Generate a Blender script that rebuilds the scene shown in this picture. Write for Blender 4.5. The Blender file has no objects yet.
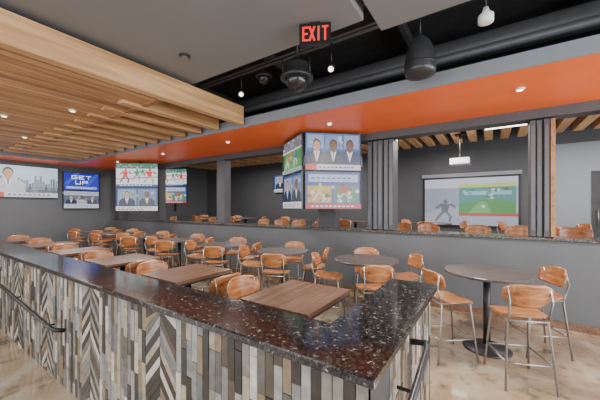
import bpy, math, random
from mathutils import Vector, Matrix
random.seed(7)
scene = bpy.context.scene
COL = scene.collection

# ---------------------------------------------------------------- materials
def newmat(name):
    m = bpy.data.materials.new(name); m.use_nodes = True
    nt = m.node_tree
    return m, nt, nt.nodes['Principled BSDF']

def plain(name, col, rough=0.5, metal=0.0, var=0.12, scale=6.0):
    m, nt, b = newmat(name)
    tc = nt.nodes.new('ShaderNodeTexCoord'); n = nt.nodes.new('ShaderNodeTexNoise')
    n.inputs['Scale'].default_value = scale; n.inputs['Detail'].default_value = 4
    r = nt.nodes.new('ShaderNodeValToRGB')
    c0 = [max(0, c*(1-var)) for c in col]; c1 = [min(1, c*(1+var)) for c in col]
    r.color_ramp.elements[0].position = .3; r.color_ramp.elements[1].position = .7
    r.color_ramp.elements[0].color = (*c0, 1); r.color_ramp.elements[1].color = (*c1, 1)
    nt.links.new(tc.outputs['Object'], n.inputs['Vector']); nt.links.new(n.outputs['Fac'], r.inputs['Fac'])
    nt.links.new(r.outputs['Color'], b.inputs['Base Color'])
    b.inputs['Roughness'].default_value = rough; b.inputs['Metallic'].default_value = metal
    return m

def wood(name, ca, cb, rough=0.45, axis='Y', scale=14.0):
    m, nt, b = newmat(name)
    tc = nt.nodes.new('ShaderNodeTexCoord'); mp = nt.nodes.new('ShaderNodeMapping')
    s = {'X': (.06, 1, 1), 'Y': (1, .06, 1), 'Z': (1, 1, .06)}[axis]
    mp.inputs['Scale'].default_value = [v*scale for v in s]
    n = nt.nodes.new('ShaderNodeTexNoise'); n.inputs['Scale'].default_value = 1.0; n.inputs['Detail'].default_value = 6
    n.inputs['Distortion'].default_value = .6
    r = nt.nodes.new('ShaderNodeValToRGB')
    r.color_ramp.elements[0].position = .32; r.color_ramp.elements[1].position = .68
    r.color_ramp.elements[0].color = (*ca, 1); r.color_ramp.elements[1].color = (*cb, 1)
    nt.links.new(tc.outputs['Object'], mp.inputs['Vector']); nt.links.new(mp.outputs['Vector'], n.inputs['Vector'])
    nt.links.new(n.outputs['Fac'], r.inputs['Fac']); nt.links.new(r.outputs['Color'], b.inputs['Base Color'])
    b.inputs['Roughness'].default_value = rough
    return m

def granite(name, stops, rough=0.12, scale=70):
    m, nt, b = newmat(name)
    tc = nt.nodes.new('ShaderNodeTexCoord')
    v = nt.nodes.new('ShaderNodeTexVoronoi'); v.inputs['Scale'].default_value = scale
    n = nt.nodes.new('ShaderNodeTexNoise'); n.inputs['Scale'].default_value = scale*.35; n.inputs['Detail'].default_value = 8
    mx = nt.nodes.new('ShaderNodeMix'); mx.data_type = 'RGBA'; mx.inputs[0].default_value = .6
    bw = nt.nodes.new('ShaderNodeRGBToBW')
    r = nt.nodes.new('ShaderNodeValToRGB')
    el = r.color_ramp.elements
    el[0].position = stops[0][0]; el[0].color = (*stops[0][1], 1)
    el[1].position = stops[-1][0]; el[1].color = (*stops[-1][1], 1)
    for p, c in stops[1:-1]:
        e = el.new(p); e.color = (*c, 1)
    nt.links.new(tc.outputs['Object'], v.inputs['Vector']); nt.links.new(tc.outputs['Object'], n.inputs['Vector'])
    nt.links.new(v.outputs['Color'], mx.inputs[6]); nt.links.new(n.outputs['Color'], mx.inputs[7])
    nt.links.new(mx.outputs[2], bw.inputs[0]); nt.links.new(bw.outputs[0], r.inputs['Fac'])
    nt.links.new(r.outputs['Color'], b.inputs['Base Color'])
    b.inputs['Roughness'].default_value = rough
    return m

_em = {}
def emit(col, s=1.0):
    k = (tuple(round(c, 3) for c in col), s)
    if k not in _em:
        m, nt, b = newmat('screen_light_%02d' % len(_em))
        b.inputs['Base Color'].default_value = (.01, .01, .01, 1)
        b.inputs['Emission Color'].default_value = (*col, 1); b.inputs['Emission Strength'].default_value = s
        b.inputs['Roughness'].default_value = .3
        _em[k] = m
    return _em[k]

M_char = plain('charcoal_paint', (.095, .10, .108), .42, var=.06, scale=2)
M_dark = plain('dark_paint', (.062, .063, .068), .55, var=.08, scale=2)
M_black = plain('black_ceiling_paint', (.045, .045, .048), .7, var=.2)
M_blackmetal = plain('black_metal', (.028, .028, .03), .35, .3)
M_gray = plain('gray_ceiling_paint', (.205, .202, .202), .6, var=.03, scale=1)
M_fascia = plain('fascia_gray_paint', (.22, .235, .26), .55, var=.04, scale=2)
M_orange = plain('orange_paint', (.95, .165, .028), .40, var=.05, scale=1.5)
M_oak = wood('oak_planks', (.33, .155, .055), (.62, .34, .15), .5, 'Y', 16)
M_oak2 = wood('oak_planks_light', (.44, .23, .09), (.72, .44, .21), .5, 'Y', 14)
M_oak3 = wood('oak_planks_dark', (.22, .10, .04), (.42, .22, .09), .5, 'Y', 16)
M_chair = wood('chair_walnut_plywood', (.22, .07, .022), (.48, .20, .07), .30, 'X', 34)
M_chairleg = plain('chair_leg_metal', (.36, .34, .32), .32, .75)
M_tblwood = wood('table_wood', (.075, .036, .021), (.20, .105, .06), .30, 'Y', 26)
M_tbldark = wood('round_table_wood', (.05, .041, .038), (.125, .10, .09), .25, 'X', 20)
M_granite = granite('granite_dark', [(.30, (.004, .004, .004)), (.48, (.010, .0095, .009)), (.53, (.045, .038, .033)), (.57, (.014, .013, .013)), (.645, (.05, .047, .044)), (.73, (.24, .23, .215))], .11, 100)
M_granledge = granite('granite_ledge', [(.36, (.02, .02, .02)), (.5, (.06, .055, .05)), (.58, (.12, .10, .09)), (.68, (.28, .26, .24))], .12, 90)
M_white = plain('white_plastic', (.75, .75, .73), .4, var=.03)
M_blackpl = plain('tv_black_plastic', (.01, .01, .011), .3)
M_grout = plain('tile_grout', (.055, .053, .05), .8)
TILES = [plain('tile_%d' % i, c, .36, var=.25, scale=18) for i, c in enumerate([
    (.31, .265, .20), (.175, .175, .17), (.035, .028, .023), (.20, .145, .09), (.026, .026, .026), (.46, .43, .37), (.095, .088, .08), (.26, .255, .24), (.19, .175, .15), (.075, .055, .04), (.13, .128, .125)])]

def floor_mat():
    m, nt, b = newmat('stained_polished_concrete')
    tc = nt.nodes.new('ShaderNodeTexCoord')
    n1 = nt.nodes.new('ShaderNodeTexNoise'); n1.inputs['Scale'].default_value = 1.1; n1.inputs['Detail'].default_value = 8; n1.inputs['Roughness'].default_value = .65; n1.inputs['Distortion'].default_value = .5
    r = nt.nodes.new('ShaderNodeValToRGB'); el = r.color_ramp.elements
    el[0].position = .34; el[0].color = (.13, .10, .07, 1); el[1].position = .66; el[1].color = (.42, .39, .33, 1)
    e = el.new(.45); e.color = (.29, .205, .12, 1); e = el.new(.55); e.color = (.36, .29, .19, 1)
    n2 = nt.nodes.new('ShaderNodeTexNoise'); n2.inputs['Scale'].default_value = 5; n2.inputs['Detail'].default_value = 9
    r2 = nt.nodes.new('ShaderNodeValToRGB'); r2.color_ramp.elements[0].position = .34; r2.color_ramp.elements[0].color = (.2, .17, .14, 1); r2.color_ramp.elements[1].position = .45; r2.color_ramp.elements[1].color = (1, 1, 1, 1)
    mx = nt.nodes.new('ShaderNodeMix'); mx.data_type = 'RGBA'; mx.blend_type = 'MULTIPLY'; mx.inputs[0].default_value = .65
    L = nt.links.new
    L(tc.outputs['Object'], n1.inputs['Vector']); L(tc.outputs['Object'], n2.inputs['Vector'])
    L(n1.outputs['Fac'], r.inputs['Fac']); L(n2.outputs['Fac'], r2.inputs['Fac'])
    L(r.outputs['Color'], mx.inputs[6]); L(r2.outputs['Color'], mx.inputs[7]); L(mx.outputs[2], b.inputs['Base Color'])
    b.inputs['Roughness'].default_value = .10
    b.inputs['Coat Weight'].default_value = .8; b.inputs['Coat Roughness'].default_value = .05
    return m
M_floor = floor_mat()

# ---------------------------------------------------------------- mesh builder
class MB:
    def __init__(s): s.v = []; s.f = []; s.m = []; s.mats = []; s.sm = []
    def mi(s, mat):
        if mat not in s.mats: s.mats.append(mat)
        return s.mats.index(mat)
    def face(s, idx, mat, smooth=False):
        s.f.append(idx); s.m.append(s.mi(mat)); s.sm.append(smooth)
    def box(s, x0, x1, y0, y1, z0, z1, mat):
        b = len(s.v)
        s.v += [(x, y, z) for z in (z0, z1) for y in (y0, y1) for x in (x0, x1)]
        for q in ((0, 2, 3, 1), (4, 5, 7, 6), (0, 1, 5, 4), (2, 6, 7, 3), (0, 4, 6, 2), (1, 3, 7, 5)):
            s.face([b+i for i in q], mat)
    def bevbox(s, x0, x1, y0, y1, z0, z1, mat, r=.01):
        b = len(s.v)
        for (d, z) in ((r, z0), (0, z0+r), (0, z1-r), (r, z1)):
            s.v += [(x0+d, y0+d, z), (x1-d, y0+d, z), (x1-d, y1-d, z), (x0+d, y1-d, z)]
        s.face([b, b+3, b+2, b+1], mat); s.face([b+12, b+13, b+14, b+15], mat)
        for k in range(3):
            for i in range(4):
                j = (i+1) % 4
                s.face([b+4*k+i, b+4*k+j, b+4*k+4+j, b+4*k+4+i], mat)
    def poly(s, pts, mat):
        b = len(s.v); s.v += pts; s.face(list(range(b, b+len(pts))), mat)
    def prism(s, pts2, y0, y1, mat, frame=None):
        fr = frame or (lambda a, d, z: (a, d, z))
        b = len(s.v); n = len(pts2)
        s.v += [fr(p[0], y0, p[1]) for p in pts2] + [fr(p[0], y1, p[1]) for p in pts2]
        s.face([b+i for i in range(n)], mat)
        for i in range(n):
            j = (i+1) % n
            s.face([b+i, b+n+i, b+n+j, b+j], mat)
    def tube(s, pts, r, mat, n=10, r2=None):
        pts = [Vector(p) for p in pts]; b0 = len(s.v)
        up = Vector((0, 0, 1))
        for k, p in enumerate(pts):
            d = (pts[min(k+1, len(pts)-1)] - pts[max(k-1, 0)]).normalized()
            u = d.cross(up)
            if u.length < .05: u = d.cross(Vector((1, 0, 0)))
            u.normalize(); w = d.cross(u).normalized()
            rr = r if r2 is None else r+(r2-r)*k/(len(pts)-1)
            for i in range(n):
                a = 2*math.pi*i/n
                s.v.append(tuple(p+u*rr*math.cos(a)+w*rr*math.sin(a)))
        for k in range(len(pts)-1):
            for i in range(n):
                j = (i+1) % n
                s.face([b0+k*n+i, b0+k*n+j, b0+(k+1)*n+j, b0+(k+1)*n+i], mat, True)
        s.face([b0+i for i in range(n)][::-1], mat); e = b0+(len(pts)-1)*n
        s.face([e+i for i in range(n)], mat)
    def revolve(s, prof, mat, n=32, c=(0, 0, 0), smooth=True):
        b0 = len(s.v)
        for (r, z) in prof:
            for i in range(n):
                a = 2*math.pi*i/n
                s.v.append((c[0]+r*math.cos(a), c[1]+r*math.sin(a), c[2]+z))
        for k in range(len(prof)-1):
            for i in range(n):
                j = (i+1) % n
                s.face([b0+k*n+i, b0+k*n+j, b0+(k+1)*n+j, b0+(k+1)*n+i], mat, smooth)
        s.face([b0+i for i in range(n)][::-1], mat); e = b0+(len(prof)-1)*n
        s.face([e+i for i in range(n)], mat)
    def slab(s, fn, off, nu, nv, mat):
        b = len(s.v); off = Vector(off)
        for side in (0, 1):
            for j in range(nv+1):
                for i in range(nu+1):
                    p = Vector(fn(-1+2*i/nu, -1+2*j/nv))
                    s.v.append(tuple(p+off*side))
        W = nu+1; T = W*(nv+1)
        for j in range(nv):
            for i in range(nu):
                q = [b+j*W+i, b+j*W+i+1, b+(j+1)*W+i+1, b+(j+1)*W+i]
                s.face(q[::-1], mat, True); s.face([k+T for k in q], mat, True)
        ring = [(i, 0) for i in range(nu)]+[(nu, j) for j in range(nv)]+[(i, nv) for i in range(nu, 0, -1)]+[(0, j) for j in range(nv, 0, -1)]
        ids = [b+j*W+i for i, j in ring]
        for k in range(len(ids)):
            a, c = ids[k], ids[(k+1) % len(ids)]
            s.face([a, c, c+T, a+T], mat)
    def mesh(s, name):
        me = bpy.data.meshes.new(name); me.from_pydata(s.v, [], s.f)
        for m in s.mats: me.materials.append(m)
        me.polygons.foreach_set('material_index', s.m); me.polygons.foreach_set('use_smooth', s.sm)
        me.update(); return me
    def obj(s, name, loc=(0, 0, 0), rz=0, parent=None):
        return place(s.mesh(name), name, loc, rz, parent)

def place(me, name, loc=(0, 0, 0), rz=0, parent=None):
    o = bpy.data.objects.new(name, me); COL.objects.link(o)
    o.location = loc; o.rotation_euler = (0, 0, rz)
    if parent: o.parent = parent
    return o
def empty(name, loc=(0, 0, 0)):
    e = bpy.data.objects.new(name, None); e.location = loc; e.empty_display_size = .2; COL.objects.link(e); return e
def boxobj(name, dims, mat, parent=None):
    b = MB(); b.box(*dims, mat); return b.obj(name, parent=parent)

# ---------------------------------------------------------------- room shell
XL, XR, YF, YW, YB = -11.9, 4.6, -4.0, 5.2, 9.5
CEIL = 4.2
boxobj('floor', (XL-.2, XR+.2, YF-.2, YW+.05, -.1, 0), M_floor)
boxobj('floor_lounge', (XL-.2, XR+.2, YW+.25, YB+.2, -.1, .36), plain('lounge_floor', (.16, .12, .09), .35))
boxobj('wall_left', (XL-.15, XL, YF, YB, 0, CEIL), M_char)
boxobj('wall_back', (XL, XR, YB, YB+.15, 0, CEIL), M_dark)
boxobj('ceiling', (XL-.15, XR+.15, YF-.15, YB+.15, CEIL, CEIL+.1), M_black)

b = MB()
b.box(XR, XR+.15, YF, YB, 0, .5, M_char); b.box(XR, XR+.15, YF, YB, 3.1, CEIL, M_char)
for y in (YF, -1.2, 1.8, 4.9, 7.2, YB-.3): b.box(XR, XR+.15, y, y+.3, .5, 3.1, M_char)
b.obj('wall_right')
b = MB()
b.box(XL, XR, YF-.15, YF, 0, .4, M_char); b.box(XL, XR, YF-.15, YF, 3.2, CEIL, M_char)
for x in (XL, -9, -6, -3, 0, 3, XR-.3): b.box(x, x+.25, YF-.15, YF, .4, 3.2, M_char)
b.obj('wall_front')

b = MB()
b.box(XL, XR, YW, YW+.2, 0, 1.184, M_char)
b.obj('wall_divider')
b = MB(); b.bevbox(XL+.01, XR-.01, YW-.05, YW+.38, 1.185, 1.225, M_granledge, .008); b.obj('granite_ledge')
b = MB(); b.box(XL, XR, YW-.015, YW, 0, .1, M_tblwood); b.obj('baseboard_divider')
b = MB()
b.box(XL, XR, YW, YW+.25, 2.90, CEIL, M_dark)
b.obj('wall_divider_header')
for i, (x0, x1) in enumerate([(-6.15, -5.85), (-9.2, -8.9), (-3.0, -2.6), (XL, XL+.3), (1.25, 1.5)]):
    boxobj('trim_column_%d' % (i+1), (x0, x1, YW+.02, YW+.24, 1.228, 2.90), M_dark)

def folded(name, x0, n, dx, woodlast=False):
    b = MB()
    for i in range(n):
        x = x0+i*dx
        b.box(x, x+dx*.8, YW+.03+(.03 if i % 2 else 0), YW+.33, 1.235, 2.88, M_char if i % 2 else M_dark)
        b.box(x+dx*.12, x+dx*.68, YW+.02+(.03 if i % 2 else 0), YW+.04+(.03 if i % 2 else 0), 1.32, 2.8, M_char)
    if woodlast: b.box(x0+n*dx, x0+n*dx+.05, YW+.05, YW+.3, 1.235, 2.88, M_oak3)
    b.box(x0-.02, x0+n*dx, YW+.12, YW+.24, 2.86, 2.9, M_blackmetal)
    b.obj(name)
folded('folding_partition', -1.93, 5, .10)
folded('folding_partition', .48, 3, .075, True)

b = MB()
b.box(XL, XR, 3.62, YW, 3.03, 3.05, M_orange)
b.box(XL, XR, 3.60, YW, 3.05, 3.19, M_fascia)
b.box(XL, XR, 3.60, 3.62, 3.03, 3.05, M_fascia)
b.obj('ceiling_soffit')
b = MB()
b.box(XL, XL+1.0, YF, 3.6, 3.03, 3.05, M_orange); b.box(XL, XL+1.0, YF, 3.6, 3.05, 3.3, M_fascia)
b.obj('ceiling_soffit_side')

b = MB(); b.box(XL+1.0, -1.0, YF, 2.6, 3.42, 3.62, M_gray); b.obj('ceiling_drywall_panel')
b = MB(); b.box(-.93, XR, YF, 2.92, 3.46, 3.66, M_gray); b.obj('ceiling_drywall_panel')

# oak slat ceiling: closed planks, open joist ends toward the divider
b = MB(); w = .135
b.box(-3.62, -3.5, YF, 3.55, 3.06, 3.36, M_oak2)
x = -3.62; i = 0
while x > -10.2:
    mt = random.choice([M_oak, M_oak2, M_oak3, M_oak])
    b.box(x-w+.018, x, YF, 2.15, 3.10, 3.14, mt); x -= w
b.box(-10.2, -3.62, YF, 2.15, 3.14, 3.20, M_black)
x = -4.12
while x > -10.2:
    b.box(x-.13, x, 1.9, 3.55, 3.06, 3.26, random.choice([M_oak2, M_oak])); x -= .5
b.box(-10.2, -3.62, 2.15, 2.22, 3.08, 3.26, M_oak3)
b.obj('ceiling_oak_slats')

# ---------------------------------------------------------------- tiled partition counter
H = 1.02
part = empty('tiled_partition_counter', (-.5, 1.1, 0))
px, py = -.5, 1.1
PX0 = -9.0
def cobj(mb, name):
    o = mb.obj(name, loc=(-px, -py, 0)); o.parent = part; return o
b = MB()
b.box(PX0, -.365, 1.01, 1.26, 0, H, M_grout); b.box(-.62, -.385, 1.26, 2.35, 0, H, M_grout)
cobj(b, 'core')
b = MB()
b.box(PX0, -.63, 1.26, 1.27, 0, H, M_char); b.box(-.635, -.62, 1.27, 2.35, 0, H, M_char); cobj(b, 'inner_face')
b = MB()
pts = [(PX0, .955), (-.33, .955), (-.33, 2.4), (-.68, 2.4), (-.68, 1.31), (PX0, 1.31)]
def Lring(d, z):
    sg = [(1, 1), (-1, 1), (-1, -1), (1, -1), (1, -1), (1, -1)]
    return [(p[0]+s_[0]*d, p[1]+s_[1]*d, z) for p, s_ in zip(pts, sg)]
for d, z in ((.006, H), (0, H+.006), (0, H+.034), (.006, H+.04)): b.v += Lring(d, z)
b.face([5, 4, 3, 2, 1, 0], M_granite); b.face([18+i for i in range(6)], M_granite)
for k in range(3):
    for i in range(6):
        j = (i+1) % 6; b.face([6*k+i, 6*k+j, 6*k+6+j, 6*k+6+i], M_granite)
cobj(b, 'granite_top')
def tile_zone_vertical(b, a0, a1, fr):
    tw = .048; n = max(1, round((a1-a0)/tw)); tw = (a1-a0)/n
    for c in range(n):
        xa = a0+c*tw; z = -random.choice([.0, .05, .10, .15]); L = .21
        while z < H:
            z0 = max(z, 0)+.002; z1 = min(z+L, H)-.002
            if z1-z0 > .01:
                b.prism([(xa+.002, z0), (xa+tw-.002, z0), (xa+tw-.002, z1), (xa+.002, z1)], random.choice([-.008, -.010, -.007]), .002, random.choice(TILES), fr)
            z += L
def tile_zone_chevron(b, a0, a1, fr):
    mid = (a0+a1)/2; hw = mid-a0; t = .062; rise = hw*1.05; k = -int(rise/t)-2
    def cl(z): return min(max(z, .002), H-.002)
    while k*t < H:
        z = k*t
        for (xa, xb, za, zb) in ((a0, mid, z, z+rise), (mid, a1, z+rise, z)):
            q = [(xa+.002, cl(za+.002)), (xb-.002, cl(zb+.002)), (xb-.002, cl(zb+t-.002)), (xa+.002, cl(za+t-.002))]
            if max(p[1] for p in q)-min(p[1] for p in q) > .02:
                b.prism(q, -.009, .002, TILES[[5, 2, 0, 4, 1, 9, 7, 2][(k+(1 if xa == mid else 0)) % 8]] if random.random() < .7 else random.choice(TILES), fr)
        k += 1
fr1 = lambda a, d, z: (a, 1.01+d, z)
b = MB()
centers = [-1.7-1.0*i for i in range(7)]
right = -.367
for c in centers:
    tile_zone_vertical(b, c+.165, right, fr1)
    tile_zone_chevron(b, c-.165, c+.165, fr1)
    right = c-.165
tile_zone_vertical(b, PX0, right, fr1)
cobj(b, 'front_tiles')
fr2 = lambda a, d, z: (-.385-d, a, z)
b = MB(); b.box(-.385, -.365, 1.01, 1.02, 0, H, M_grout)
tile_zone_vertical(b, 1.012, 2.35, fr2); cobj(b, 'side_tiles')
b = MB(); b.tube([(-4.9-1.5, .90, .79), (-4.9, .90, .69), (-3.3, .90, .58), (-3.22, .92, .56), (-3.22, .99, .53)], .019, M_blackmetal)
for x, z in ((-6, .76), (-4.6, .665), (-3.5, .592)): b.tube([(x, .90, z-.01), (x, .93, z-.07), (x, 1.0, z-.07)], .009, M_blackmetal)
cobj(b, 'handrail')
b = MB(); b.tube([(-.37, 1.70, .89), (-.29, 1.69, .905), (-.275, 1.62, .90), (-.275, 1.1, .80), (-.29, 1.04, .79), (-.37, 1.04, .78)], .017, M_blackmetal)
b.tube([(-.275, 1.4, .85), (-.29, 1.4, .79), (-.37, 1.4, .79)], .009, M_blackmetal)
cobj(b, 'handrail_side')

# ---------------------------------------------------------------- chair
def chair_mesh():
    b = MB()
    def seat(u, v):
        x = .205*u*(1-.10*abs(v)**4); y = .20*v*(1-.16*abs(u)**4)
        x *= (1+.04*v)
        return (x, y, .640-.012*(1-u*u)*(1-v*v)-(.022*max(0, v)**3)+.02*max(0, -v)**3)
    b.slab(seat, (0, 0, .014), 12, 12, M_chair)
    def back(u, v):
        x = .205*u*(1-.16*abs(v)**4)*(1+.03*v); z = .855+.105*v*(1-.34*abs(u)**4)
        y = -.245+.075*u*u-.02*v
        return (x, y, z)
    b.slab(back, (0, .012, .002), 14, 8, M_chair)
    R = .0105
    for sx in (-1, 1):
        b.tube([(sx*.13, .13, .632), (sx*.165, .15, .60), (sx*.205, .215, 0)], R, M_chairleg)
        b.tube([(sx*.165, -.245+.05, .93), (sx*.168, -.225, .80), (sx*.16, -.19, .66), (sx*.165, -.17, .60), (sx*.205, -.235, 0)], R, M_chairleg)
        b.tube([(sx*.185, .187, .24), (sx*.187, -.205, .24)], .008, M_chairleg)
        b.tube([(sx*.16, .14, .622), (sx*.16, -.18, .622)], .009, M_chairleg)
    b.tube([(-.185, .187, .24), (.185, .187, .24)], .008, M_chairleg)
    b.tube([(-.187, -.207, .24), (.187, -.207, .24)], .008, M_chairleg)
    b.tube([(-.163, -.18, .618), (.163, -.18, .618)], .009, M_chairleg)
    b.tube([(-.155, .135, .618), (.155, .135, .618)], .009, M_chairleg)
    return b.mesh('dining_chair')
ME_chair = chair_mesh()
def chair(x, y, ang, z=0):
    place(ME_chair, 'dining_chair', (x, y, z), math.radians(ang-90))

b = MB()
b.revolve([(.435, .868), (.45, .874), (.45, .895), (.445, .90)], M_tbldark, 48, smooth=False)
b.revolve([(.18, .845), (.18, .867)], M_blackmetal, 24)
b.revolve([(.037, .02), (.037, .85)], M_blackmetal, 20)
b.revolve([(.245, 0), (.245, .008), (.225, .018), (.06, .03), (.04, .06)], M_blackmetal, 40)
ME_round = b.mesh('round_table')
b = MB()
for k in range(7):
    xa = -.33+k*.66/7
    b.bevbox(xa+.001, xa+.66/7-.001, -.37, .37, .865, .90, M_tblwood, .003)
b.box(-.32, .32, -.36, .36, .845, .864, M_blackmetal)
b.revolve([(.037, .02), (.037, .85)], M_blackmetal, 20)
b.revolve([(.22, 0), (.22, .008), (.2, .018), (.06, .03), (.04, .06)], M_blackmetal, 40)
ME_sq = b.mesh('square_table')

for i, x in enumerate([-.03, -1.5, -3.0, -4.5, -6.0, -7.5, -9.0, -10.4]):
    place(ME_round, 'round_table', (x, 4.0, 0))
    if i == 0:
        chair(-.40, 3.60, 40); chair(.22, 3.46, 112); chair(.44, 4.26, 206)
    else:
        for a in (205, 300, 25, 115):
            a2 = a+random.uniform(-9, 9); r = .52+random.uniform(0, .03)
            chair(x+r*math.cos(math.radians(a2)), 4.0+r*math.sin(math.radians(a2)), a2+180+random.uniform(-8, 8))
for i, x in enumerate([-1.38, -2.92, -4.45, -5.95, -7.45, -8.95]):
    place(ME_sq, 'square_table', (x, 2.06, 0))
    if i == 0: chair(-.98, 1.70, 142)
    else: chair(x+.46, 2.05+random.uniform(-.05, .05), 180+random.uniform(-5, 5))
    chair(x-.46, 2.05+random.uniform(-.05, .05), random.uniform(-5, 5))

for x in (-10.3, -9.6, -8.2, -7.5, -6.8, -5.3, -4.7, -4.1, -3.5, -1.55, -1.0, -.18, .40, 1.1):
    chair(x, 5.98, 270+random.uniform(-8, 8), .36)
for x in (-9.5, -7.5, -5.2, -3.2, -1.2, .9, 2.6):
    place(ME_round, 'round_table', (x, 7.7, .36))
    for a in (20, 160, 270): chair(x+.53*math.cos(math.radians(a)), 7.7+.53*math.sin(math.radians(a)), a+180, .36)

# ---------------------------------------------------------------- screens
GLY = {
 'E': [((0, 0), (0, 1)), ((0, 0), (1, 0)), ((0, .5), (.8, .5)), ((0, 1), (1, 1))],
 'X': [((0, 0), (1, 1)), ((0, 1), (1, 0))], 'I': [((.5, 0), (.5, 1))], 'T': [((0, 1), (1, 1)), ((.5, 0), (.5, 1))],
 'G': [((1, 1), (0, 1)), ((0, 1), (0, 0)), ((0, 0), (1, 0)), ((1, 0), (1, .5)), ((1, .5), (.5, .5))],
 'U': [((0, 1), (0, 0)), ((0, 0), (1, 0)), ((1, 0), (1, 1))],
 'P': [((0, 0), (0, 1)), ((0, 1), (1, 1)), ((1, 1), (1, .5)), ((1, .5), (0, .5))]}
def text(b, s, x, z, w, h, y, mat, th):
    cw = w/len(s)
    for i, ch in enumerate(s):
        for (p, q) in GLY.get(ch, []):
            gx = x+i*cw+cw*.12; gw = cw*.68
            P = Vector((gx+p[0]*gw, z+p[1]*h)); Q = Vector((gx+q[0]*gw, z+q[1]*h))
            d = (Q-P).normalized(); n = Vector((-d.y, d.x))*th/2; P -= d*th/2; Q += d*th/2
            b.poly([(P.x-n.x, y, P.y-n.y), (Q.x-n.x, y, Q.y-n.y), (Q.x+n.x, y, Q.y+n.y), (P.x+n.x, y, P.y+n.y)], mat)

def screen_elements(b, w, h, els, y0, s):
    y = y0
    def P(u, v, yy): return ((u-.5)*w, yy, (v-.5)*h)
    for e in els:
        y -= .0005; k = e[0]
        if k == 'r':
            _, u0, v0, u1, v1, c = e; b.poly([P(u0, v0, y), P(u1, v0, y), P(u1, v1, y), P(u0, v1, y)], emit(c, s))
        elif k == 'q':
            _, pts_, c = e; b.poly([P(u, v, y) for u, v in pts_], emit(c, s))
        elif k == 'e':
            _, u, v, ru, rv, c = e
            b.poly([P(u+ru*math.cos(t*math.pi/8), v+rv*math.sin(t*math.pi/8), y) for t in range(16)], emit(c, s))
        elif k == 'p':
            _, u, v, sz, suit, skin, tie = e
            a = sz*h/w
            b.poly([P(u-a*.62, v-.02, y), P(u+a*.62, v-.02, y), P(u+a*.60, v+sz*.42, y), P(u+a*.40, v+sz*.60, y), P(u+a*.12, v+sz*.68, y), P(u-a*.12, v+sz*.68, y), P(u-a*.40, v+sz*.60, y), P(u-a*.60, v+sz*.42, y)], emit(suit, s))
            b.poly([P(u, v+sz*.15, y-.0004), P(u+a*.14, v+sz*.66, y-.0004), P(u-a*.14, v+sz*.66, y-.0004)], emit((.75, .75, .82), s))
            b.poly([P(u, v+sz*.15, y-.0008), P(u+a*.04, v+sz*.6, y-.0008), P(u-a*.04, v+sz*.6, y-.0008)], emit(tie, s))
            b.poly([P(u-a*.09, v+sz*.6, y-.001), P(u+a*.09, v+sz*.6, y-.001), P(u+a*.09, v+sz*.8, y-.001), P(u-a*.09, v+sz*.8, y-.001)], emit(skin, s))
            hr = (.03, .02, .015)
            for (cu, cv, ru, rv, cc, dy) in ((u, v+sz*.95, .185, .25, hr, .0012), (u, v+sz*.90, .165, .225, skin, .0016)):
                b.poly([P(cu+a*ru*math.cos(t*math.pi/8), cv+sz*rv*math.sin(t*math.pi/8), y-dy) for t in range(16)], emit(cc, s))
            for sx in (-1, 1): b.poly([P(u+a*sx*.06+a*.025*math.cos(t*math.pi/3), v+sz*.94+sz*.015*math.sin(t*math.pi/3), y-.002) for t in range(6)], emit(hr, s))
            b.poly([P(u-a*.05, v+sz*.80, y-.002), P(u+a*.05, v+sz*.80, y-.002), P(u+a*.05, v+sz*.815, y-.002), P(u-a*.05, v+sz*.815, y-.002)], emit((.3, .08, .06), s))
            y -= .002
        elif k == 'a':
            _, u, v, sz, c1, c2 = e
            a = sz*h/w
            def q(pts_, c, d): b.poly([P(u+a*p[0], v+sz*p[1], y-d) for p in pts_], emit(c, s))
            q([(-.12, .45), (.12, .45), (.2, .82), (-.16, .84)], c1, 0)
            q([(-.12, .5), (.02, .46), (-.18, .24), (-.34, .02), (-.42, .06), (-.28, .28)], c2, .0002)
            q([(0, .48), (.13, .46), (.3, .26), (.24, 0), (.15, .02), (.18, .24)], c2, .0004)
            q([(.14, .82), (.22, .76), (.42, .62), (.46, .70), (.3, .84)], c1, .0006)
            q([(-.16, .84), (-.12, .74), (-.36, .58), (-.42, .64)], c1, .0007)
            b.poly([P(u+a*(.03+.09*math.cos(t*math.pi/6)), v+sz*(.93+.1*math.sin(t*math.pi/6)), y-.0008) for t in range(12)], emit(c1, s))
            y -= .001
        elif k == 't':
            _, st, u, v, tw, th_, c = e
            text(b, st, (u-.5)*w, (v-.5)*h, tw*w, th_*h, y, emit(c, s), th_*h*.2)

def tv(name, cx, cy, cz, ang, w, h, els, s=1.6, parent=None):
    b = MB(); g = .012
    b.box(-w/2-g, w/2+g, -.01, .05, -h/2-g, h/2+g, M_blackpl)
    for (x0, x1, z0, z1) in ((-w/2-g, -w/2, -h/2-g, h/2+g), (w/2, w/2+g, -h/2-g, h/2+g), (-w/2, w/2, -h/2-g, -h/2), (-w/2, w/2, h/2, h/2+g)):
        b.box(x0, x1, -.032, -.01, z0, z1, M_blackpl)
    b.box(-.2, .2, .05, .08, -.15, .15, M_blackmetal)
    screen_elements(b, w, h, els, -.0105, s)
    return b.obj(name, (cx, cy, cz), math.radians(ang+90), parent)

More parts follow.
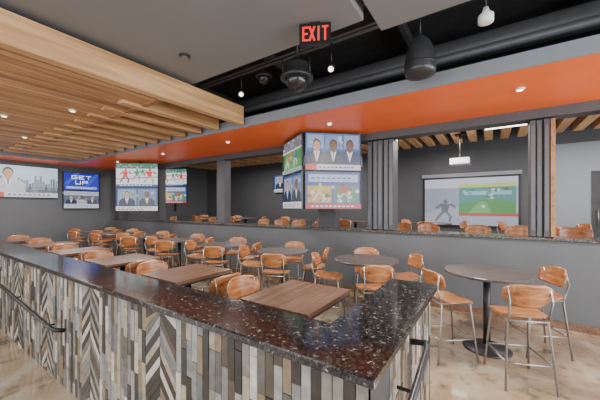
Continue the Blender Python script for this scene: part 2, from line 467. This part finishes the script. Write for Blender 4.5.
NAVY = (.008, .015, .05); SK1 = (.50, .24, .14); SK2 = (.14, .06, .035)
def bits(u0, v0, u1, v1, n, pal, smin=.02, smax=.09):
    out = []
    for _ in range(n):
        u = random.uniform(u0, u1); v = random.uniform(v0, v1); a = random.uniform(smin, smax)
        out.append(('e', u, v, a*.5, a*.7, random.choice(pal)))
    return out
def ticks(u0, u1, v, n, c):
    return [('r', u0+(u1-u0)*i/n, v, u0+(u1-u0)*(i+.6)/n, v+.035, c) for i in range(n)]
c_panel = [('r', 0, 0, 1, 1, (.02, .07, .24)), ('r', 0, .55, 1, 1, (.05, .12, .32)), ('r', .03, .6, .33, .96, (.20, .28, .46)), ('r', .36, .6, .66, .96, (.15, .20, .36)), ('r', .70, .6, .97, .96, (.22, .25, .42))]+bits(.04, .6, .96, .95, 14, [(.35, .4, .5), (.1, .15, .35), (.4, .3, .25)], .03, .08)+[
           ('p', .2, .12, .60, NAVY, SK1, (.5, .05, .05)), ('p', .5, .12, .60, (.02, .02, .03), SK2, (.1, .1, .4)), ('p', .8, .12, .60, (.03, .04, .1), SK2, (.5, .4, .1)),
           ('r', 0, .0, 1, .15, (.5, .5, .55)), ('r', 0, 0, .2, .15, (.6, .03, .03))]+ticks(.24, .9, .055, 9, (.05, .05, .1))
c_mag = [('r', 0, 0, 1, 1, (.05, .07, .24)), ('r', .04, .16, .47, .62, (.45, .28, .05)), ('r', .52, .16, .96, .62, (.06, .20, .08))]+bits(.05, .2, .95, .6, 26, [(.5, .45, .3), (.22, .08, .05), (.05, .12, .05), (.5, .5, .55)], .03, .08)+[('a', .25, .18, .5, (.5, .4, .08), (.5, .5, .5)), ('a', .70, .16, .52, (.4, .03, .03), (.4, .4, .4)), ('r', .05, .72, .95, .93, (.35, .40, .55))]+ticks(.1, .85, .81, 8, (.03, .05, .2))+[('r', 0, 0, 1, .12, (.45, .03, .03))]+ticks(.1, .9, .04, 10, (.7, .7, .7))
crowd = [(.20, .2, .25), (.08, .07, .09), (.3, .15, .12), (.2, .25, .35), (.4, .4, .42)]
c_field = [('r', 0, 0, 1, 1, (.03, .18, .035)), ('r', 0, .68, 1, 1, (.10, .11, .14))]+bits(.02, .72, .98, .96, 30, crowd, .03, .06)+[('r', 0, .64, 1, .68, (.5, .5, .5)), ('q', [(.1, .15), (.13, .15), (.35, .64), (.34, .64)], (.4, .5, .4)), ('q', [(.6, .15), (.63, .15), (.66, .64), (.65, .64)], (.4, .5, .4)), ('a', .3, .15, .42, (.6, .05, .04), (.5, .5, .5)), ('a', .72, .2, .40, (.03, .05, .35), (.5, .5, .5)), ('a', .5, .36, .28, (.6, .05, .04), (.5, .5, .5)), ('r', 0, .02, 1, .12, (.3, .3, .35))]+ticks(.1, .9, .05, 9, (.05, .05, .1))
c_ice = [('r', 0, 0, 1, 1, (.55, .60, .62)), ('r', 0, .78, 1, 1, (.04, .16, .09))]+bits(.02, .82, .98, .97, 22, crowd, .03, .06)+[('q', [(0, .3), (1, .4), (1, .44), (0, .34)], (.45, .04, .04)), ('a', .22, .15, .60, (.5, .02, .02), (.10, .05, .05)), ('a', .50, .25, .5, (.02, .18, .07), (.2, .2, .2)), ('a', .8, .12, .65, (.55, .03, .03), (.3, .3, .3)), ('a', .64, .42, .34, (.02, .18, .07), (.2, .2, .2)), ('r', 0, 0, 1, .09, (.03, .08, .22))]+ticks(.1, .9, .03, 9, (.7, .7, .7))
c_news = [('r', 0, 0, 1, 1, (.03, .06, .18)), ('r', .04, .26, .48, .93, (.18, .24, .34)), ('r', .52, .26, .96, .93, (.12, .16, .28))]+bits(.06, .4, .94, .9, 16, [(.3, .35, .42), (.1, .12, .22), (.35, .3, .2)], .04, .09)+[('p', .26, .2, .55, NAVY, SK1, (.4, .05, .05)), ('p', .74, .2, .55, (.04, .04, .05), SK2, (.4, .4, .1)), ('r', 0, 0, 1, .19, (.5, .5, .55))]+ticks(.05, .9, .10, 8, (.4, .03, .03))+ticks(.05, .7, .035, 7, (.05, .05, .1))
city = [('r', 0, 0, 1, 1, (.42, .52, .62)), ('r', 0, 0, 1, .34, (.09, .12, .14))]
for k in range(26):
    hh = .42+.3*random.random(); u = k/26
    city.append(('r', u, .25, u+.032, hh, random.choice([(.10, .14, .18), (.17, .20, .23), (.07, .09, .12), (.22, .22, .22)])))
c_city = city+bits(0, .15, 1, .32, 18, [(.06, .12, .06), (.18, .18, .15), (.2, .24, .28)], .03, .07)+[('p', .30, .14, .66, (.45, .45, .5), SK1, (.1, .1, .3)), ('r', 0, 0, 1, .15, (.5, .5, .55)), ('r', 0, .0, .25, .15, (.55, .02, .02))]+ticks(.3, .9, .06, 9, (.05, .05, .1))
c_getup = [('r', 0, 0, 1, 1, (.01, .02, .28)), ('r', .06, .06, .94, .22, (.18, .22, .6)), ('q', [(0, .3), (.3, 1), (.45, 1), (.12, .3)], (.02, .06, .5)), ('q', [(.6, .3), (.9, 1), (1, 1), (.72, .3)], (.02, .06, .45)), ('t', 'GET', .2, .66, .6, .18, (.9, .9, .9)), ('t', 'UP', .3, .36, .4, .18, (.9, .9, .9))]+ticks(.12, .85, .12, 7, (.8, .8, .85))
c_desk = [('r', 0, 0, 1, 1, (.07, .09, .14)), ('r', 0, .75, 1, 1, (.3, .33, .4))]+bits(0, .5, 1, .95, 14, [(.3, .3, .4), (.12, .14, .2), (.4, .35, .25)], .04, .08)+[('p', .2, .24, .42, NAVY, SK1, (.4, .05, .05)), ('p', .5, .24, .42, (.3, .3, .35), SK2, (.1, .1, .1)), ('p', .8, .24, .42, (.05, .05, .06), SK1, (.1, .1, .4)), ('r', 0, 0, 1, .25, (.4, .4, .45))]+ticks(.1, .8, .12, 8, (.05, .08, .3))

def cluster(P, A, B, zs, ca, cb, h=.66):
    P, A, B = Vector(P), Vector(A), Vector(B)
    for E, cont in ((A, ca), (B, cb)):
        c = (P+E)/2; d = (E-P).normalized(); n = Vector((d.y, -d.x))
        if n.y > 0: n = -n
        ang = math.degrees(math.atan2(n.y, n.x))
        L = (E-P).length-.03
        for z, cc in zip(zs, cont):
            tv('television', c.x, c.y, z, ang, L-.03, h, cc)
cluster((-2.78, 4.32), (-1.98, 5.05), (-3.72, 4.98), (2.65, 1.955), (c_panel, c_mag), (c_field, c_news))
b = MB(); b.tube([(-2.82, 4.95, 1.6), (-2.82, 4.95, 3.025)], .05, M_blackmetal); b.box(-3.0, -2.64, 4.85, 4.9, 2.2, 2.4, M_blackmetal); b.tube([(-2.82, 4.95, 2.3), (-2.82, 5.2, 2.3)], .04, M_blackmetal); b.obj('display_mount')
tv('television', -8.75, 4.45, 2.60, -53, 1.2, .68, c_ice); tv('television', -8.75, 4.45, 1.88, -53, 1.2, .68, c_news)
b = MB(); b.tube([(-8.86, 4.60, 1.5), (-8.86, 4.60, 3.025)], .04, M_blackmetal); b.obj('display_mount')
tv('television', -9.35, 6.0, 2.70, -60, .98, .58, c_ice); tv('television', -9.35, 6.0, 2.08, -60, .98, .58, c_mag)
b = MB(); b.tube([(-9.43, 6.13, 1.5), (-9.43, 6.13, 3.38)], .04, M_blackmetal); b.obj('display_mount')
tv('television', XL+.1, 2.62, 2.42, 0, 1.66, .94, c_city)
tv('television', XL+.1, 4.12, 2.52, 0, 1.02, .58, c_getup); tv('television', XL+.1, 4.12, 1.90, 0, 1.02, .58, c_desk)
tv('television', -6.9, YB-.1, 2.6, -90, 1.2, .68, c_news)

b = MB(); sw, sh = 2.28, 1.34
b.box(-sw/2-.05, sw/2+.05, 0, .04, -sh/2-.05, sh/2+.05, M_blackpl)
b.box(-sw/2-.08, sw/2+.08, -.03, .04, sh/2+.05, sh/2+.15, M_fascia)
screen_elements(b, sw, sh, [('r', 0, 0, 1, 1, (.30, .32, .38)), ('r', .0, .80, 1, 1, (.44, .46, .54)), ('q', [(0, .25), (.4, .42), (.4, .80), (0, .80)], (.24, .26, .33)), ('r', .40, .26, .98, .88, (.05, .20, .18)), ('q', [(.40, .26), (.98, .26), (.98, .48), (.7, .58), (.40, .44)], (.05, .22, .05)), ('q', [(.5, .26), (.75, .26), (.68, .5), (.62, .5)], (.12, .32, .10)), ('r', .40, .80, .98, .88, (.40, .48, .12)), ('r', .46, .64, .94, .72, (.22, .40, .46))]+bits(.42, .5, .96, .76, 20, [(.08, .25, .25), (.4, .45, .4), (.04, .12, .06)], .02, .05)+[('e', .66, .40, .015, .025, (.8, .8, .8)), ('a', .24, .06, .48, (.10, .11, .15), (.13, .14, .18)), ('r', .4, .2, 1, .26, (.4, .05, .04))], -.001, 1.4)
b.obj('projection_screen', (-.52, YB-.06, 1.80), 0)
b = MB(); b.box(-.2, .2, -.16, .16, -.07, .07, M_white); b.tube([(0, -.16, 0), (0, -.19, 0)], .04, M_blackmetal); b.tube([(0, 0, .07), (0, 0, .62)], .02, M_blackmetal); b.box(-.1, .1, -.1, .1, .62, .64, M_blackmetal)
b.obj('projector', (-.6, 7.85, 2.74), math.pi)

# ---------------------------------------------------------------- lounge ceiling
b = MB(); x = -11.0
while x < 4.2:
    b.box(x, x+.18, 5.6, 9.0, 3.40, 3.56, random.choice([M_oak, M_oak2, M_oak2])); x += .34
for y in (6.3, 7.9): b.box(-11, 4.2, y, y+.08, 3.56, 3.68, M_oak3)
b.obj('ceiling_lounge_slats')
b = MB()
for (x, y) in ((-1.2, 6.9), (.4, 7.4), (-4.2, 7), (-7.2, 7), (2.2, 7)):
    b.box(x-.5, x+.5, y-.06, y+.06, 3.33, 3.385, M_blackmetal); b.box(x-.49, x+.49, y-.05, y+.05, 3.325, 3.33, emit((1, .95, .85), 6))
b.obj('linear_ceiling_lights')
b = MB(); b.box(1.0, 3.4, YB-.05, YB-.01, .36, 3.2, M_fascia); b.box(2.0, 2.95, YB-.08, YB-.05, .36, 2.5, M_black); b.tube([(2.1, YB-.12, 1.2), (2.1, YB-.12, 1.6)], .012, M_chairleg)
b.obj('door_1')

# ---------------------------------------------------------------- overhead items
M_duct = plain('duct_dark_paint', (.075, .075, .08), .45)
M_spk = plain('speaker_dark_gray', (.03, .031, .033), .3)
b = MB()
for y, z, r in ((3.0, 3.95, .09), (3.35, 3.80, .03), (4.4, 3.75, .15), (3.15, 3.72, .018), (4.0, 3.5, .05), (4.8, 3.55, .03)):
    b.tube([(XL+.1, y, z), (XR-.1, y, z)], r, M_duct, 16)
for x in range(-11, 5, 2): b.box(x, x+.06, 2.65, 5.15, 4.0, 4.14, M_duct)
b.obj('ceiling_ductwork')
def speaker(x, y, zb, r, h, name='pendant_speaker'):
    b = MB()
    b.revolve([(r*.55, 0), (r*.93, .01), (r, .05), (r*.98, h*.35), (r*.85, h*.65), (r*.55, h*.88), (r*.2, h), (.02, h+.02)], M_spk, 32)
    b.revolve([(r*1.005, .10), (r*1.02, .105), (r*1.02, .115), (r*1.0, .12)], M_blackmetal, 32)
    b.tube([(0, 0, h), (0, 0, 3.9-zb)], .008, M_blackmetal)
    b.box(-.05, .05, -.05, .05, 3.9-zb, 4.2-zb, M_blackmetal)
    b.obj(name, (x, y, zb))
speaker(-.61, 3.2, 3.02, .155, .42)
# rounded dome fixture on a flanged can
b = MB()
M_dome = plain('dome_smoked_plastic', (.02, .02, .022), .12)
b.revolve([(.145*math.sin(t*math.pi/16)+.001, .14-.14*math.cos(t*math.pi/16)) for t in range(9)], M_dome, 36)
b.revolve([(.20, .14), (.205, .15), (.205, .175), (.17, .185), (.17, .30), (.155, .32), (.06, .345), (.05, .40), (.02, .41)], M_spk, 36)
for a in range(3):
    ca, sa = math.cos(a*2.094), math.sin(a*2.094)
    b.tube([(.19*ca, .19*sa, .17), (.19*ca, .19*sa, .36), (.05*ca, .05*sa, .44)], .008, M_blackmetal)
b.tube([(0, 0, .40), (0, 0, 1.1)], .02, M_blackmetal)
b.obj('pendant_dome_camera', (-2.0, 2.95, 3.09))
b = MB()
b.revolve([(.09*math.sin(t*math.pi/16)+.001, .09-.09*math.cos(t*math.pi/16)) for t in range(9)], M_dome, 28)
b.revolve([(.115, .09), (.12, .10), (.12, .13), (.08, .16), (.03, .18)], M_spk, 28); b.tube([(0, 0, .18), (0, 0, .75)], .014, M_blackmetal)
b.obj('pendant_dome_camera', (-2.75, 3.2, 3.44))
b = MB(); b.box(-.15, .15, -.025, .025, -.10, .10, M_blackpl); text(b, 'EXIT', -.12, -.06, .25, .12, -.027, emit((1, .03, .02), 1.6), .02)
b.box(-.05, .05, -.02, .02, .10, .115, M_blackmetal)
b.obj('exit_sign', (-1.40, 2.38, 3.303), math.radians(26))
b = MB(); b.revolve([(.03, 0), (.06, .01), (.06, .07), (.03, .10), (.02, .14)], M_white, 24); b.tube([(0, 0, .14), (0, 0, .9)], .006, M_blackmetal); b.obj('pendant_spotlight', (-.03, 3.0, 3.26))
def disc(name, x, y, z, r, mat, mat2=None):
    b = MB(); b.revolve([(r*.7, -.02), (r, -.012), (r, 0)], mat, 24)
    if mat2: b.revolve([(r*.6, -.024), (r*.6, -.021)], mat2, 20)
    b.obj(name, (x, y, z-.001))
disc('ceiling_fixture', -2.97, 2.05, 3.42, .06, M_blackmetal, M_gray)  # dark disc stands for a sprinkler on the drywall ceiling
disc('ceiling_fixture', -.3, 1.9, 3.46, .06, M_white)
for x in (.29, -2.2, -4.6, -7.0, -9.4): disc('soffit_downlight', x, 4.2, 3.03, .05, M_white, emit((1, .85, .65), 8))
disc('smoke_detector', 1.25, 4.6, 3.03, .035, M_white)
for (x, y) in ((-5.2, 1.7), (-6.4, 1.2), (-8.0, 1.8), (-7.0, 0.4)): disc('plank_downlight', x, y, 3.10, .05, M_white, emit((1, .85, .65), 6))
def track(x, y, z, ang):
    b = MB(); b.tube([(0, 0, .06), (0, 0, 3.66-z)], .008, M_blackmetal)
    b.tube([(0, .05, .05), (0, -.07, -.05)], .035, M_spk, 16, .045); b.tube([(0, -.0705, -.0505), (0, -.073, -.053)], .032, emit((1, .85, .6), 5), 16)
    b.obj('track_spotlight', (x, y, z), math.radians(ang))
track(-1.62, 3.15, 3.36, 20); track(-3.1, 3.1, 3.36, 40); track(.6, 3.15, 3.6, -20)

# ---------------------------------------------------------------- lights
def area(name, loc, size, power, rot=(0, 0, 0), col=(1, .96, .91), sy=None):
    l = bpy.data.lights.new(name, 'AREA'); l.energy = power; l.size = size; l.color = col
    if sy: l.shape = 'RECTANGLE'; l.size_y = sy
    o = bpy.data.objects.new(name, l); o.location = loc; o.rotation_euler = rot; COL.objects.link(o)
for x in (-9.5, -6.5, -3.5, -.5, 2.2): area('dining_light', (x, 3.1, 3.0), .6, 95)
for x in (-8, -5, -2, 1.5): area('aisle_light', (x, -.8, 3.0), 1.0, 50)
for x in (-8, -4.5, -1, 2): area('lounge_light', (x, 7.4, 3.3), .8, 95)
area('fill_light_front', (-3, YF+.1, 1.8), 12, 320, (math.radians(90), 0, 0), (.95, .97, 1), 2.6)  # fill lamp added behind the camera, at openings put in for the light
area('window_light_right', (XR-.1, 2.5, 1.8), 9, 560, (math.radians(90), 0, math.radians(90)), (.95, .97, 1), 2.6)
w = bpy.data.worlds.new('World'); scene.world = w; w.use_nodes = True
w.node_tree.nodes['Background'].inputs[0].default_value = (.9, .95, 1, 1); w.node_tree.nodes['Background'].inputs[1].default_value = 1.6

cam = bpy.data.cameras.new('Camera'); cam.sensor_width = 36; cam.lens = 287/600*36; cam.shift_y = 7/600; cam.clip_start = .02
co = bpy.data.objects.new('Camera', cam); co.location = (0, 0, 1.65); co.rotation_euler = (math.radians(90), 0, math.radians(33.5)); COL.objects.link(co)
scene.camera = co
